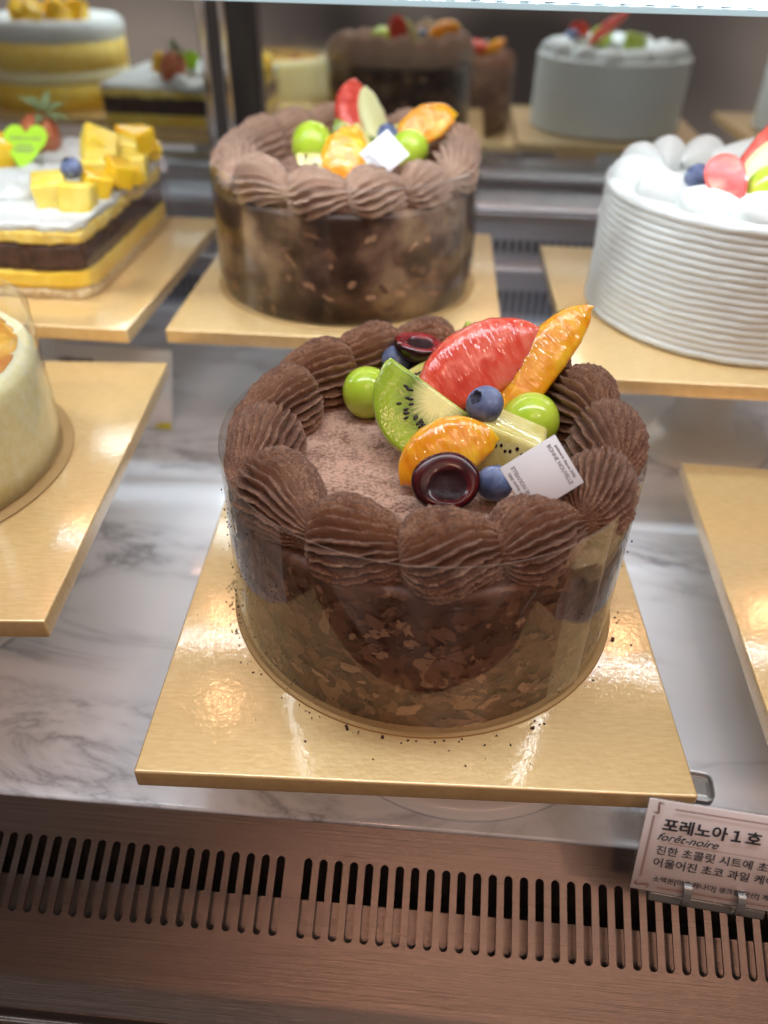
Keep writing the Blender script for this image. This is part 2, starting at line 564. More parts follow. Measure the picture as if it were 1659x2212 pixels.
def thing(name, label, cat, loc=(0, 0, 0), rz=0, group=None):
    o = bpy.data.objects.new(name, None)
    o.empty_display_size = .01
    COL.objects.link(o)
    o.location = loc
    o.rotation_euler = (0, 0, rz)
    return tag(o, label, cat, group)


def frame(c, ex, ez):
    """matrix with origin c, local x along ex, local z as near ez as possible"""
    ex = Vector(ex).normalized()
    ez = Vector(ez)
    ez = (ez - ex * ez.dot(ex)).normalized()
    ey = ez.cross(ex)
    q = Matrix((ex, ey, ez)).transposed().to_4x4()
    q.translation = c
    return q


class B:
    """collects pieces of ONE mesh"""
    def __init__(s):
        s.V, s.F, s.I = [], [], []

    def add(s, V, F, i=0, mt=None):
        k = len(s.V)
        s.V += [(mt @ Vector(v)) if mt else Vector(v) for v in V]
        s.F += [tuple(a + k for a in f) for f in F]
        s.I += [i] * len(F)
        return s

    def out(s, name, mats, parent=None, loc=(0, 0, 0), smooth=True, mat_world=None):
        return emit(name, s.V, s.F, mats, parent, loc, s.I, smooth, mat_world)


def grid(fn, nu, nv, cu=False, cv=False, capu=False):
    """surface fn(u,v), u,v in 0..1; cu/cv close the direction"""
    a = nu if cu else nu + 1
    b = nv if cv else nv + 1
    V = [fn(i / nu, j / nv) for i in range(a) for j in range(b)]
    F = []
    for i in range(nu):
        for j in range(nv):
            i2, j2 = (i + 1) % a, (j + 1) % b
            F.append((i * b + j, i2 * b + j, i2 * b + j2, i * b + j2))
    if capu:
        F.append(tuple(range(b - 1, -1, -1)))
        F.append(tuple((a - 1) * b + j for j in range(b)))
    return V, F


def lathe(prof, n=64, jit=0, seed=0):
    V, F = [], []
    for i in range(n):
        t = 2 * pi * i / n
        for k, (r, z) in enumerate(prof):
            q = Vector((r * cos(t), r * sin(t), z))
            if jit and r > 1e-5:
                q += noise.noise_vector(q * 140 + Vector((seed, 0, 0))) * jit
            V.append(q)
    k = len(prof)
    for i in range(n):
        for j in range(k - 1):
            a, b = i * k + j, ((i + 1) % n) * k + j
            F.append((a, b, b + 1, a + 1))
    return V, F


def arcp(cx, cz, r, a0, a1, n=6):
    return [(cx + r * cos(radians(a0 + (a1 - a0) * i / n)), cz + r * sin(radians(a0 + (a1 - a0) * i / n))) for i in range(n + 1)]


def box(sx, sy, sz, bev=0, seg=2, c=(0, 0, 0)):
    bm = bmesh.new()
    bmesh.ops.create_cube(bm, size=1)
    for v in bm.verts:
        v.co = Vector((v.co.x * sx, v.co.y * sy, v.co.z * sz))
    if bev:
        bmesh.ops.bevel(bm, geom=bm.edges[:], offset=bev, segments=seg, profile=.6, affect='EDGES')
    bm.verts.index_update()
    V = [v.co + Vector(c) for v in bm.verts]
    F = [tuple(v.index for v in f.verts) for f in bm.faces]
    bm.free()
    return V, F


def fill2d(outline, holes=(), thick=.0006):
    """flat plate in XY with holes, built by filling a 2D curve"""
    cu = bpy.data.curves.new('plate_outline', 'CURVE')
    cu.dimensions = '2D'
    cu.fill_mode = 'BOTH'
    cu.extrude = thick / 2
    for pts in [outline] + list(holes):
        s = cu.splines.new('POLY')
        s.points.add(len(pts) - 1)
        for p, q in zip(s.points, pts):
            p.co = (q[0], q[1], 0, 1)
        s.use_cyclic_u = True
    o = bpy.data.objects.new('plate_outline', cu)
    COL.objects.link(o)
    dg = bpy.context.evaluated_depsgraph_get()
    me = bpy.data.meshes.new_from_object(o.evaluated_get(dg))
    V = [v.co.copy() for v in me.vertices]
    F = [tuple(p.vertices) for p in me.polygons]
    bpy.data.objects.remove(o)
    bpy.data.curves.remove(cu)
    bpy.data.meshes.remove(me)
    return V, F


def textm(body, size, align='LEFT', shear=0, bold=0, sx=1, thick=.00006):
    cu = bpy.data.curves.new('words', 'FONT')
    cu.body = body
    cu.size = size
    cu.align_x = align
    cu.shear = shear
    cu.offset = bold * size
    cu.extrude = thick
    cu.resolution_u = 4
    o = bpy.data.objects.new('words', cu)
    COL.objects.link(o)
    dg = bpy.context.evaluated_depsgraph_get()
    me = bpy.data.meshes.new_from_object(o.evaluated_get(dg))
    V = [Vector((v.co.x * sx, v.co.y, v.co.z)) for v in me.vertices]
    F = [tuple(p.vertices) for p in me.polygons]
    bpy.data.objects.remove(o)
    bpy.data.curves.remove(cu)
    bpy.data.meshes.remove(me)
    return V, F


def T(x, y, z=0, rz=0):
    return Matrix.Translation((x, y, z)) @ Matrix.Rotation(rz, 4, 'Z')


# ------------------------------------------------------------------ the case
ZM = -.058
q = emit('marble_counter', *box(3.0, .527, .02, .0015, 2, (0, .177 + .2635, ZM - .01)), 'marble')
q['kind'] = 'structure'

# front air grille
SL = radians(29)
gr = thing('air_grille', 'brushed steel air grille with a long row of slots along the front', 'grille', (0, .177, ZM - .0008))
Mg = Matrix.Rotation(SL, 4, 'X')


def slot(x, s0, s1, w, n=6):
    r = w / 2
    p = [(x + r * cos(pi + pi * i / n), -s1 + r + r * sin(pi + pi * i / n)) for i in range(n + 1)]
    p += [(x + r * cos(pi * i / n), -s0 - r + r * sin(pi * i / n)) for i in range(n + 1)]
    return p


holes = [slot(-.0497 - .0062 * k, .0142, .0432, .0034) for k in range(24)] + \
        [slot(-.0385 + .0062 * k, .0142, .0432, .0034) for k in range(36)]
holes += [slot(-.0497 - .0062 * 23 - .0112 - .0062 * k, .0142, .0432, .0034) for k in range(20)]
V, F = fill2d([(-.7, -.0005), (.7, -.0005), (.7, -.061), (-.7, -.061)], holes, .0012)
emit('slotted_panel', V, F, 'steel', gr, smooth=False, mat_world=Mg)
# folded lip below the slots: rounded bend, flat tread, groove and front rail
prof = []
y, z, a = -.061 * cos(SL), -.061 * sin(SL), SL
for k in range(9):
    prof.append((y, z))
    y -= .0006 * cos(a); z -= .0006 * sin(a); a -= radians(1.1)
for yy in (.004, .008, .0088):
    prof.append((y - yy, z - yy * .33))
z -= .003
prof.append((y - .0092, z - .004)); prof.append((y - .0115, z - .0042)); prof.append((y - .0119, z - .0005))
for yy in (.013, .03, .06):
    prof.append((y - yy, z - yy * .2))
V, F = grid(lambda u, v: Vector((-.7 + 1.4 * u, *prof[min(len(prof) - 1, int(round(v * (len(prof) - 1))))])), 4, len(prof) - 1)
emit('folded_lip', V, F, 'steel', gr)
b = B().add(*box(1.4, .024, .001, 0, 1, (0, -.042, -.0075)))
b.out('inner_plate', 'steel', gr, mat_world=Mg, smooth=False)
b = B().add(*box(1.4, .075, .002, 0, 1, (0, -.035, -.062))).add(*box(1.4, .002, .06, 0, 1, (0, .0025, -.03)))
b.out('plenum', 'dark', gr, smooth=False)

# rear: sill, slotted back panel, mirrored sliding doors
bp = thing('rear_air_panel', 'grey steel rear panel with slots under a deep sill', 'panel', (0, .69, ZM))
holes = [slot(-.6 + .0068 * k, -.03, -.006, .0034) for k in range(178)] + [slot(-.6 + .0068 * k, -.0845, -.064, .003) for k in range(178)]
V, F = fill2d([(-.7, 0), (.7, 0), (.7, .101), (-.7, .101)], holes, .001)
emit('slotted_panel', V, F, 'backsteel', bp, smooth=False, mat_world=Matrix.Rotation(pi / 2, 4, 'X'))
emit('dark_duct', *box(1.4, .002, .1, 0, 1, (0, .012, .05)), 'dark', bp, smooth=False)
emit('ledge', *box(1.4, .010, .004, .0012, 2, (0, -.0058, .052)), 'alu', bp)
b = B().add(*box(1.4, .078, .0035, .0012, 2, (0, .0175, .1060))).add(*box(1.4, .003, .022, .001, 2, (0, -.0195, .0925)))
b.out('sill', 'backsteel', bp)
ledges = None

dz0, dz1 = .0505, .34
for (x0, x1, yy, nm, lab) in ((-1.2, -.187, .7415, 'sliding_door', 'mirrored sliding door left of the chrome strip'),
                              (-.163, 1.2, .742, 'sliding_door', 'mirrored sliding door right of the dark frame post')):
    d = thing(nm, lab, 'door', ((x0 + x1) / 2, yy, dz0), 0, 'mirrored rear doors')
    emit('mirror_pane', *box(x1 - x0, .003, dz1 - dz0, 0, 1, (0, .0015, (dz1 - dz0) / 2 + .003)), 'mirror', d, smooth=False)
    hx = (x1 - x0) / 2
    if x0 < -1:
        b = B().add(*box(.008, .006, dz1 - dz0, .002, 2, (hx - .004, -.004, (dz1 - dz0) / 2)))
        b.add(*box(.008, .006, dz1 - dz0, .002, 2, (hx - .022, -.004, (dz1 - dz0) / 2)))
        b.out('chrome_strip', 'chrome', d)
        emit('strip_groove', *box(.010, .003, dz1 - dz0, 0, 1, (hx - .013, -.0025, (dz1 - dz0) / 2)), 'dark', d, smooth=False)
    else:
        emit('door_stile', *box(.0235, .010, dz1 - dz0, .002, 2, (-hx - .012, -.006, (dz1 - dz0) / 2)), 'black_frame', d)
    emit('bottom_rail', *box(x1 - x0 - .05, .004, .003, .001, 2, (.0, -.0025, .0016)), 'black_frame', d)

# LED bar
lb = thing('led_light_bar', 'cool white LED strip light in a clear cover above the rear cakes', 'light', (0, .4065, .2085))
emit('housing', *box(.86, .012, .0022, .0006, 1, (-.19, .001, .0064)), 'alu', lb)
emit('lens_cover', *box(.86, .0012, .0026, .0005, 2, (-.19, -.0056, .0011)), 'lens', lb)
emit('circuit_strip', *box(.86, .0008, .0030, 0, 1, (-.19, -.0006, .0041)), 'lens', lb, smooth=False)  # emissive material stands in for diode light falling on the strip
V, F = box(.0052, .0036, .0018, .0003, 1)
diode = emit('diode', V, F, 'led', lb, (.235, -.003, .0041))
for k in range(1, 80):
    c = diode.copy()
    COL.objects.link(c)
    c.parent = lb
    c.location.x = .235 - .0106 * k


# ------------------------------------------------------------------ boards and stands
def board(label, cx, cy, ztop, rz=0, size=.197, ring=None, group='gold cake boards'):
    t = .0085
    o = emit('cake_board', *box(size, size, t, .0009, 3, (0, 0, -t / 2)), 'gold', None, (cx, cy, ztop))
    o.rotation_euler.z = rz
    return tag(o, label, 'cake board', group)


def stand(label, cx, cy, ztop, foot, cat='cake stand'):
    h = ztop - .0085 - ZM - .0004
    r1 = min(.022, foot * .4)
    pr = [(0, .0003), (foot, .0003), (foot, .003)] + arcp(foot - .004, .003, .004, 0, 90, 4)
    pr += [(foot * .6, .009), (r1 + .005, .012), (r1, .02), (r1, h - .012), (r1 + .012, h - .004), (.05, h - .003), (.05, h), (0, h)]
    o = emit('cake_stand', *lathe(pr, 72), 'white', None, (cx, cy, ZM))
    return tag(o, label, 'cake stand', 'white stands under the boards')


board('gold board under the chocolate cake in front', -.0025, .2572, 0, .0433, .1965)
stand('white stand whose round foot shows under the front board', .022, .256, 0, .0745)
board('gold board under the chocolate cake at the back', -.0600, .5020, .05, .012, .192)
stand('white stand under the rear chocolate cake board', -.06, .5, .05, .04)
board('gold board under the ridged white cake', .1735, .4770, .05, .01, .205)
stand('white stand under the ridged white cake board', .19, .50, .05, .05)
board('gold board under the square layered cake', -.2770, .5050, .05, -.012, .205)
stand('white stand under the square layered cake board', -.285, .5, .05, .045)
board('gold board under the cheesecake', -.2455, .2830, .035, .085, .205)
stand('white stand under the cheesecake board', -.25, .285, .035, .05)
board('gold board at the right edge with nothing in view on it', .2370, .2730, 0, -.03, .200)
stand('white stand under the rightmost front board', .25, .27, 0, .05)


# ------------------------------------------------------------------ cream swirls
def swirl(L, W, H, n, twist, seed, amp=.36, nu=54, per=10, rough=.0004, tip=.7, taper=.30):
    rnd = random.Random(seed)
    ph0 = rnd.uniform(0, 6)
    off = Vector((seed * 3.1, seed * 1.7, 0))
    nv = n * per + (0 if n < 10 else 0)

    def fn(u, v):
        t = u
        p = (max(0, sin(pi * t ** tip))) ** .62 * (1 - taper * t)
        ph = 2 * pi * v
        wob = .12 * noise.noise(Vector((t * 3, seed, 0)))
        k = abs(sin(n * (ph + twist * t + ph0 + wob) / 2))
        rd = 1 - k ** 1.35
        a = amp * (.35 + .65 * min(1, p * 1.3))
        r = p * (1 - a + a * rd)
        q = Vector(((t - .5) * L, r * W / 2 * cos(ph), r * H * sin(ph) - .22 * H * t * t))
        # jagged, torn ridge tops
        q += noise.noise_vector(q * 260 + off) * rough * (1.2 + rd)
        q += noise.noise_vector(q * 900 + off) * rough * .55
        return q
    return grid(fn, nu, nv, False, True)


SW = [  # angle on the rim (deg), radius, length, width, height, tip turned outward (deg), z
    (-106, .0655, .043, .035, .0195, -8, .0750), (-79, .0650, .044, .035, .0198, -8, .0755), (-53, .0660, .042, .033, .0198, 2, .0755),
    (-24, .0670, .044, .034, .0225, 0, .0790), (4, .0665, .044, .034, .0240, 0, .0795), (29, .0665, .042, .032, .0235, 4, .0800),
    (53, .0660, .041, .032, .0220, 5, .0800), (77, .0655, .042, .033, .0225, 10, .0810), (100, .0660, .042, .034, .0225, 14, .0805),
    (122, .0665, .044, .034, .0220, 20, .0800), (145, .0675, .045, .034, .0215, 26, .0790), (169, .0665, .044, .033, .0205, 32, .0780),
    (195, .0670, .043, .034, .0195, 28, .0770), (224, .0665, .044, .036, .0195, 6, .0765)]
SWM = []


def choc_cake(label, loc, rz, mat, main):
    c = thing('chocolate_cake', label, 'cake', loc, rz, 'round chocolate fruit cakes')
    R = .0785
    pr = [(0, .0012), (R, .0012), (R, .03), (R, .062)] + arcp(R - .003, .0645, .003, 0, 90, 4) + [(.04, .0676), (0, .0676)]
    emit('cake_body', *lathe(pr, 96), 'choc' if main else 'choc2', c)
    emit('dusted_top', *lathe([(.0, .0697), (.02, .0699), (.05, .0696), (.068, .0690), (.073, .0675)], 72, .0006, 3), mat[1], c)
    emit('base_disc', *lathe([(0, .0009), (.0824, .0009), (.0828, .0006), (.0829, .0003), (0, .0003)], 96), 'golddisc', c)
    rnd = random.Random(5 if main else 11)
    # shaved chocolate and smears of cream pressed against the film
    b = B()
    for k in range(620 if main else 130):
        a = rnd.uniform(0, 2 * pi)
        zc = rnd.uniform(.004, .064)
        i = rnd.choices((0, 1, 2), (4, 5, 1.2 if main else 2.5))[0]
        lx, lz = rnd.uniform(.0015, .0065), rnd.uniform(.0008, .0034)
        if i == 2:
            lx, lz = rnd.uniform(.0015, .006), rnd.uniform(.0008, .003)
        tw = rnd.uniform(-.9, .9)
        r0 = R + rnd.uniform(.0003, .0012)
        nn = 7
        P = []
        for s in range(nn * 2):
            th = 2 * pi * s / (nn * 2)
            jr = rnd.uniform(.55, 1.1)
            du, dv = lx * cos(th) * jr, lz * sin(th) * jr
            x, zz = du * cos(tw) - dv * sin(tw), du * sin(tw) + dv * cos(tw)
            rr = r0 + rnd.uniform(-.0004, .0006) + .0006 * (du / lx) * (0 if i == 2 else 1)
            rr = min(rr, .0798)
            P.append(Vector((rr * cos(a + x / R), rr * sin(a + x / R), min(.066, max(.0015, zc + zz)))))
        cen = Vector((r0 * cos(a), r0 * sin(a), zc))
        b.add([cen] + P, [(0, 1 + s, 1 + (s + 1) % (nn * 2)) for s in range(nn * 2)], i)
    b.out('chocolate_shavings', ['shave0', 'shave1', 'shave2'], c, smooth=False)
    for k, (an, rad, L, W, H, tilt, zc) in enumerate(SW):
        if main:
            me = swirl(L, W, H, 25 + k % 4, .55 + .25 * sin(k * 2.3), k + 1)
        else:
            me = swirl(L * .98, W, H, 17 + k % 3, .9, k + 41, nu=28, per=6, amp=.32)
        a = radians(an)
        dirn = a + pi / 2 - radians(tilt)
        mm = Matrix.Translation((rad * cos(a), rad * sin(a), zc)) @ Matrix.Rotation(dirn, 4, 'Z') @ Matrix.Rotation(radians(-4), 4, 'Y')
        emit('cream_swirl', me[0], me[1], mat[0], c, mat_world=mm)
    # clear film collar with an overlapping seam
    rf = .0806

    def fn(u, v):
        th = radians(-52) + radians(372) * u
        r = rf + .0007 * u + .0012 * v * sin(2 * th + 1) * .3
        return Vector((r * cos(th), r * sin(th), .0012 + .0806 * v))
    V, F = grid(fn, 150, 8)
    emit('film_collar', V, F, 'film', c)
    V, F = grid(lambda u, v: fn(u, 1) + Vector((0, 0, .0002 * v)), 150, 1)
    V2, F2 = grid(lambda u, v: fn(1, u) + Vector((-.00025 * v * sin(radians(320)), .00025 * v * cos(radians(320)), 0)), 20, 1)
    B().add(V, F).add(V2, F2).out('film_edge_glint', 'filmglint', c)
    # cocoa specks clinging to the film
    b = B()
    for k in range(260 if main else 60):
        a = rnd.gauss(radians(205), .5) if k % 3 else rnd.uniform(0, 2 * pi)
        zc = rnd.uniform(.002, .07) if k % 2 else abs(rnd.gauss(0, .012)) + .001
        s = rnd.uniform(.00015, .00045)
        cx, cy = (rf + .0016) * cos(a), (rf + .0016) * sin(a)
        b.add(*box(s, s, s * rnd.uniform(.6, 1.8), 0, 1, (cx, cy, zc)))
    b.out('cocoa_specks', 'crumb', c, smooth=False)
    return c


CM = (0.0, .2610, 0)
choc_cake('chocolate cake with dark cocoa cream swirls and cut fruit, in front', CM, 0, ('cocoa', 'dusttop'), True)
C2 = (-.0615, .4975, .05)
choc_cake('paler chocolate cake with fruit behind the front cake', C2, .23, ('cocoa2', 'dusttop'), False).scale = (1, 1, .93)

# loose crumbs around the front cake
b = B()
rnd = random.Random(3)
for k in range(115):
    a = rnd.uniform(radians(-175), radians(20)) if k % 4 else rnd.uniform(radians(150), radians(215))
    r = .0838 + abs(rnd.gauss(0, .0016)) if k % 5 else .084 + abs(rnd.gauss(0, .012))
    x, y = CM[0] + r * cos(a), CM[1] + r * sin(a)
    if abs(x + .0025) > .095 or abs(y - .2572) > .094:
        continue
    s = rnd.uniform(.00022, .0006) * (2.6 if k % 13 == 0 else 1)
    V, F = box(s * rnd.uniform(.7, 1.9), s, s * .7, 0, 1)
    b.add([v + Vector((rnd.uniform(-.25, .25) * s,) * 3) for v in V], F, 0, T(x, y, s * .36, rnd.uniform(0, 3)))
o = b.out('chocolate_crumbs', 'crumb', smooth=False)
o['kind'] = 'stuff'
tag(o, 'dark chocolate crumbs scattered round the foot of the front cake', 'crumbs')


# ------------------------------------------------------------------ fruit builders
def citrus(L, W, Tk, seed, nu=46, nv=40, lump=.0004, curve=.25):
    """one peeled segment: x along, outer arc towards +y, thin inner edge towards -y, thickness in z"""
    def fn(u, v):
        t = 2 * u - 1
        t = max(-.999, min(.999, t))
        e = (1 - abs(t) ** 2.3) ** .62
        ph = 2 * pi * v
        cy, cz = cos(ph), sin(ph)
        yy = (cy * .5) * W * e + W * (.5 * e - .5) * curve * 2
        wz = Tk * .5 * e * (.42 + .58 * (cy * .5 + .5)) * (abs(cz) ** .75) * (1 if cz >= 0 else -1)
        q = Vector((t * L / 2 * (1 + .05 * cy), yy, wz))
        q += noise.noise_vector(q * 230 + Vector((seed, 0, 0))) * lump
        q += noise.noise_vector(Vector((q.x * 560, q.y * 150, q.z * 300 + seed))) * lump * .35
        return q
    return grid(fn, nu, nv, False, True)


def grape_mesh(r, el=1.12):
    def fn(u, v):
        a, ph = pi * u, 2 * pi * v
        return Vector((r * sin(a) * cos(ph), r * sin(a) * sin(ph), r * el * cos(a) * (1 - .05 * cos(a))))
    return grid(fn, 28, 36, False, True)


def blueberry(name_label, c, r, axis, group='blueberries on the cakes'):
    pr = [(r * sin(radians(a)), r * .9 * -cos(radians(a))) for a in range(0, 163, 6)]
    zt = pr[-1][1]
    rt = pr[-1][0]
    V, F = lathe(pr, 36, r * .02, 2)
    b = B().add(V, F, 0)
    # calyx: ragged crown round a small hollow
    n = 40

    def fn(u, v):
        th = 2 * pi * u
        spike = abs(sin(2.5 * th)) ** .6
        k = [(rt, zt), (rt * (1.0 + .12 * spike), zt + r * (.02 + .06 * spike)), (rt * (.9 + .2 * spike), zt + r * (.02 + .08 * spike)), (rt * .82, zt - .04 * r), (rt * .6, zt - .12 * r), (0, zt - .12 * r)]
        rr, zz = k[int(round(v * 5))]
        return Vector((rr * cos(th), rr * sin(th), zz))
    V, F = grid(fn, n, 5, True)
    b.add(V, F, 0)
    b.I[-n * 5:] = [1 if (i % 5) >= 2 else 0 for i in range(n * 5)]
    o = b.out('blueberry', ['blue', 'bluedark'], mat_world=None)
    ax = Vector(axis).normalized()
    o.matrix_world = frame(c, ax.orthogonal(), ax)
    return tag(o, name_label, 'blueberry', group)


def put(o, c, ex, ez):
    o.matrix_world = frame(Vector(c), ex, ez)
    return o


def dirv(x, y, d=0):
    """direction given by its look from the front of the case: right, up along the tilted view, towards the viewer"""
    return (RT * x + UP * y + TO * d).normalized()


def grape(label, c, r, axis, el=1.1):
    o = emit('green_grape', *grape_mesh(r, el), 'grape')
    ax = Vector(axis).normalized()
    put(o, c, ax.orthogonal(), ax)
    return tag(o, label, 'grape', 'green grapes on the cakes')


def seg(name, label, cat, mat, c, L, W, Tk, ex, ez, seed, group=None, **kw):
    o = emit(name, *citrus(L, W, Tk, seed, **kw), mat)
    put(o, c, ex, ez)
    return tag(o, label, cat, group)


def kiwi_half(label, c, R, Tk, ex, ez, mat='kiwi', seeds=34, ring=(.40, .62), a0=180, a1=360, cat='kiwi slice', cut=.10, seed=1):
    """slice with its cut straight edge along x (at y = +cut*R) and round edge towards -y"""
    rnd = random.Random(seed)
    pts = []
    n = 34
    for i in range(n + 1):
        a = radians(a0 + (a1 - a0) * i / n)
        pts.append((R * cos(a), R * sin(a) * .97))
    if cut:
        pts = pts + [(R * .97, cut * R), (R * .3, cut * R * 1.1), (-R * .3, cut * R * 1.05), (-R * .97, cut * R)]
    else:
        pts.append((0, 0))
    cx = sum(p[0] for p in pts) / len(pts)
    cy = sum(p[1] for p in pts) / len(pts)
    b = B()
    rings = [(.0, 0.5), (.55, .5), (.9, .5), (.97, .47), (1.0, .36), (1.01, 0), (1.0, -.36), (.97, -.47), (.5, -.5), (0, -.5)]
    m_ = len(pts)
    V = []
    for (k, z) in rings:
        for (x, y) in pts:
            q = Vector((cx + (x - cx) * k, cy + (y - cy) * k, z * Tk))
            q += noise.noise_vector(q * 190 + Vector((seed, 3, 0))) * .00035
            V.append(q)
    F = []
    I = []
    for j in range(len(rings) - 1):
        for i in range(m_):
            i2 = (i + 1) % m_
            F.append((j * m_ + i, (j + 1) * m_ + i, (j + 1) * m_ + i2, j * m_ + i2))
            I.append(1 if 3 <= j <= 6 else 0)
    b.V, b.F, b.I = V, F, I
    for k in range(seeds):
        a = radians(rnd.uniform(a0 + 6, a1 - 6))
        r = R * rnd.uniform(*ring)
        V, F = grid(lambda u, v: Vector((.0011 * cos(pi * u), .00055 * sin(pi * u) * cos(2 * pi * v), .00035 * sin(pi * u) * sin(2 * pi * v))), 6, 8, False, True)
        b.add(V, F, 2, Matrix.Translation((r * cos(a), r * sin(a), Tk * .5 + .0001)) @ Matrix.Rotation(a, 4, 'Z'))
    o = b.out('kiwi_slice', [mat, 'kiwiskin' if mat == 'kiwi' else mat, 'seed'])
    put(o, c, ex, ez)
    return tag(o, label, cat, 'kiwi pieces on the cakes')


def cherry_half(label, c, r, ex, ez, sy=.88, flesh='cherryflesh'):
    pr = [(0, -.78 * r)] + [(r * cos(radians(a)), -.78 * r * abs(sin(radians(a))) if a < 0 else .12 * r * sin(radians(a))) for a in (-75, -60, -45, -30, -15, 0)]
    pr += [(.985 * r, .07 * r), (.94 * r, .13 * r), (.85 * r, .17 * r), (.72 * r, .18 * r), (.60 * r, .165 * r), (.52 * r, .13 * r), (.44 * r, .09 * r), (.30 * r, .05 * r), (0, .04 * r)]
    V, F = lathe(pr, 48)
    k = len(pr) - 1
    I = [(0 if (i % k) < 8 else 1 if (i % k) < 12 else 2) for i in range(len(F))]
    V2 = []
    for v in V:
        rr = hypot(v[0], v[1]) / r
        q = Vector((v[0], v[1] * sy, v[2]))
        if v[2] > -.2 * r and rr < .8:          # stone hollow, off centre and uneven
            q += Vector((.05, -.16, 0)) * r * min(1, (.8 - rr) / .2) + noise.noise_vector(q * 170) * r * .10 * (.8 - rr) / .8
        V2.append(q + noise.noise_vector(q * 110) * r * .03)
    o = emit('cherry_half', V2, F, ['cherry', flesh, 'cherryhole'], mi=I)
    put(o, c, ex, ez)
    return tag(o, label, 'cherry', 'halved dark cherries')


def cube_fruit(name, label, cat, mat, c, s, rot, seed, group=None):
    V, F = box(*s, min(s) * .14, 3)
    V = [v + noise.noise_vector(v * 90 + Vector((seed, 0, 0))) * .0026 for v in V]
    o = emit(name, V, F, mat)
    o.location = c
    o.rotation_euler = rot
    return tag(o, label, cat, group)


def maker_tag(label, c, ex, ez, s=(.0186, .0216), bend=0):
    """small square white card: the maker's name along two opposite edges"""
    g = thing('paper_tag', label, 'tag')
    g.matrix_world = frame(Vector(c), ex, ez)
    emit('card', *box(s[0], s[1], .0005, .0001, 1), 'paper', g)
    b = B()
    for rz in (0, pi):
        mm = Matrix.Rotation(rz, 4, 'Z')
        V, F = textm('patisserie depuis 2002', .00140, 'CENTER')
        b.add(V, F, 0, mm @ T(0, s[1] / 2 - .0021, .00034))
        V, F = textm('BONNE NOUVELLE', .00195, 'CENTER', sx=.9)
        b.add(V, F, 0, mm @ T(0, s[1] / 2 - .0044, .00034))
    b.out('lettering', 'greyink', g, smooth=False)
    return g


# ------------------------------------------------------------------ fruit on the front cake
grape('green grape left of the kiwi slice on the front cake', (-.0280, .2900, .0806), .0104, (.1, .2, 1), 1.06)
kiwi_half('green kiwi half slice with black seeds and pale core on the front cake', (.0018, .2640, .0920), .0252, .0065,
          dirv(.80, -.60, .05), dirv(.08, .05, 1), seed=4)
seg('grapefruit_segment', 'red grapefruit segment leaning on the front cake', 'grapefruit', 'grapefruit', (.0170, .2905, .0965), .060, .030, .020,
    dirv(.86, .50, -.10), dirv(-.05, .12, 1), 3, lump=.00045)
seg('orange_segment', 'orange segment standing upright with its tip above the grapefruit', 'orange', 'orange', (.0420, .2945, .0965), .060, .0195, .015,
    dirv(.60, .80, -.05), dirv(-.25, .1, 1), 8, 'orange segments on the cakes')
seg('orange_segment', 'orange segment lying in front of the kiwi slice on the front cake', 'orange', 'orange', (.0050, .2425, .0845), .038, .0225, .017,
    dirv(.90, .42, .05), dirv(-.05, .25, 1), 14, 'orange segments on the cakes')
blueberry('blueberry perched on the grapefruit at the middle of the front cake', (.0190, .2580, .0955), .0072, dirv(-.55, .35, .7))
blueberry('blueberry behind the green kiwi slice on the front cake', (-.0172, .3090, .0865), .0066, dirv(.1, .5, .3))
blueberry('blueberry tucked beside the paper tag on the front cake', (.0235, .2310, .0790), .0068, dirv(.3, .9, -.4))
cherry_half('halved dark cherry at the front of the front cake', (.0060, .2245, .0830), .0122, dirv(1, .1), dirv(.02, .25, 1))
cherry_half('halved dark red cherry at the back of the front cake', (-.0078, .3085, .0945), .0108, dirv(1, -.15), dirv(.15, .75, .6), .88, 'cherryred')
grape('green grape behind the paper tag on the front cake', (.0392, .2736, .0808), .0112, (1, .15, .15), 1.04)
# block of yellow kiwi: quarter wedge with a row of seeds near its upper edge
V, F = box(.0255, .0155, .0170, .0022, 3)
V = [Vector((v.x, v.y, v.z)) + Vector((0, .25 * v.z, -.16 * v.x * (v.z > 0))) + noise.noise_vector(v * 170) * .0006 for v in V]
b = B().add(V, F, 0)
rnd = random.Random(2)
for k in range(13):
    x = -.0112 + .0235 * k / 12 + rnd.uniform(-.0005, .0005)
    z = .0030 + rnd.uniform(-.0016, .0017) - .16 * x
    sv, sf = grid(lambda u, v: Vector((.0007 * sin(pi * u) * cos(2 * pi * v), .0004 * sin(pi * u) * sin(2 * pi * v), .0010 * cos(pi * u))), 6, 8, False, True)
    b.add(sv, sf, 1, Matrix.Translation((x, -.0078 + .25 * z, z)))
o = b.out('kiwi_wedge', ['goldkiwi', 'seed'])
put(o, (.0298, .2540, .0805), dirv(.93, -.26, .1), (0, -.05, 1))
tag(o, 'pale yellow kiwi wedge beside the paper tag on the front cake', 'kiwi wedge', 'kiwi pieces on the cakes')
kiwi_half('sliver of pale kiwi behind the grapefruit on the front cake', (-.0005, .3010, .0900), .021, .005, dirv(.86, .5, 0), dirv(-.2, .5, .8),
          'goldkiwi', 14, seed=7, cut=.1)
cube_fruit('melon_piece', 'small bright green fruit piece at the back of the front cake', 'melon', 'kiwiskin', (.0140, .3310, .0885), (.008, .007, .012), (.2, .3, .4), 5)
maker_tag('square white paper tag stuck into the front cake', (.0372, .2165, .0935), dirv(.52, -.855), dirv(0.02, .06, 1))

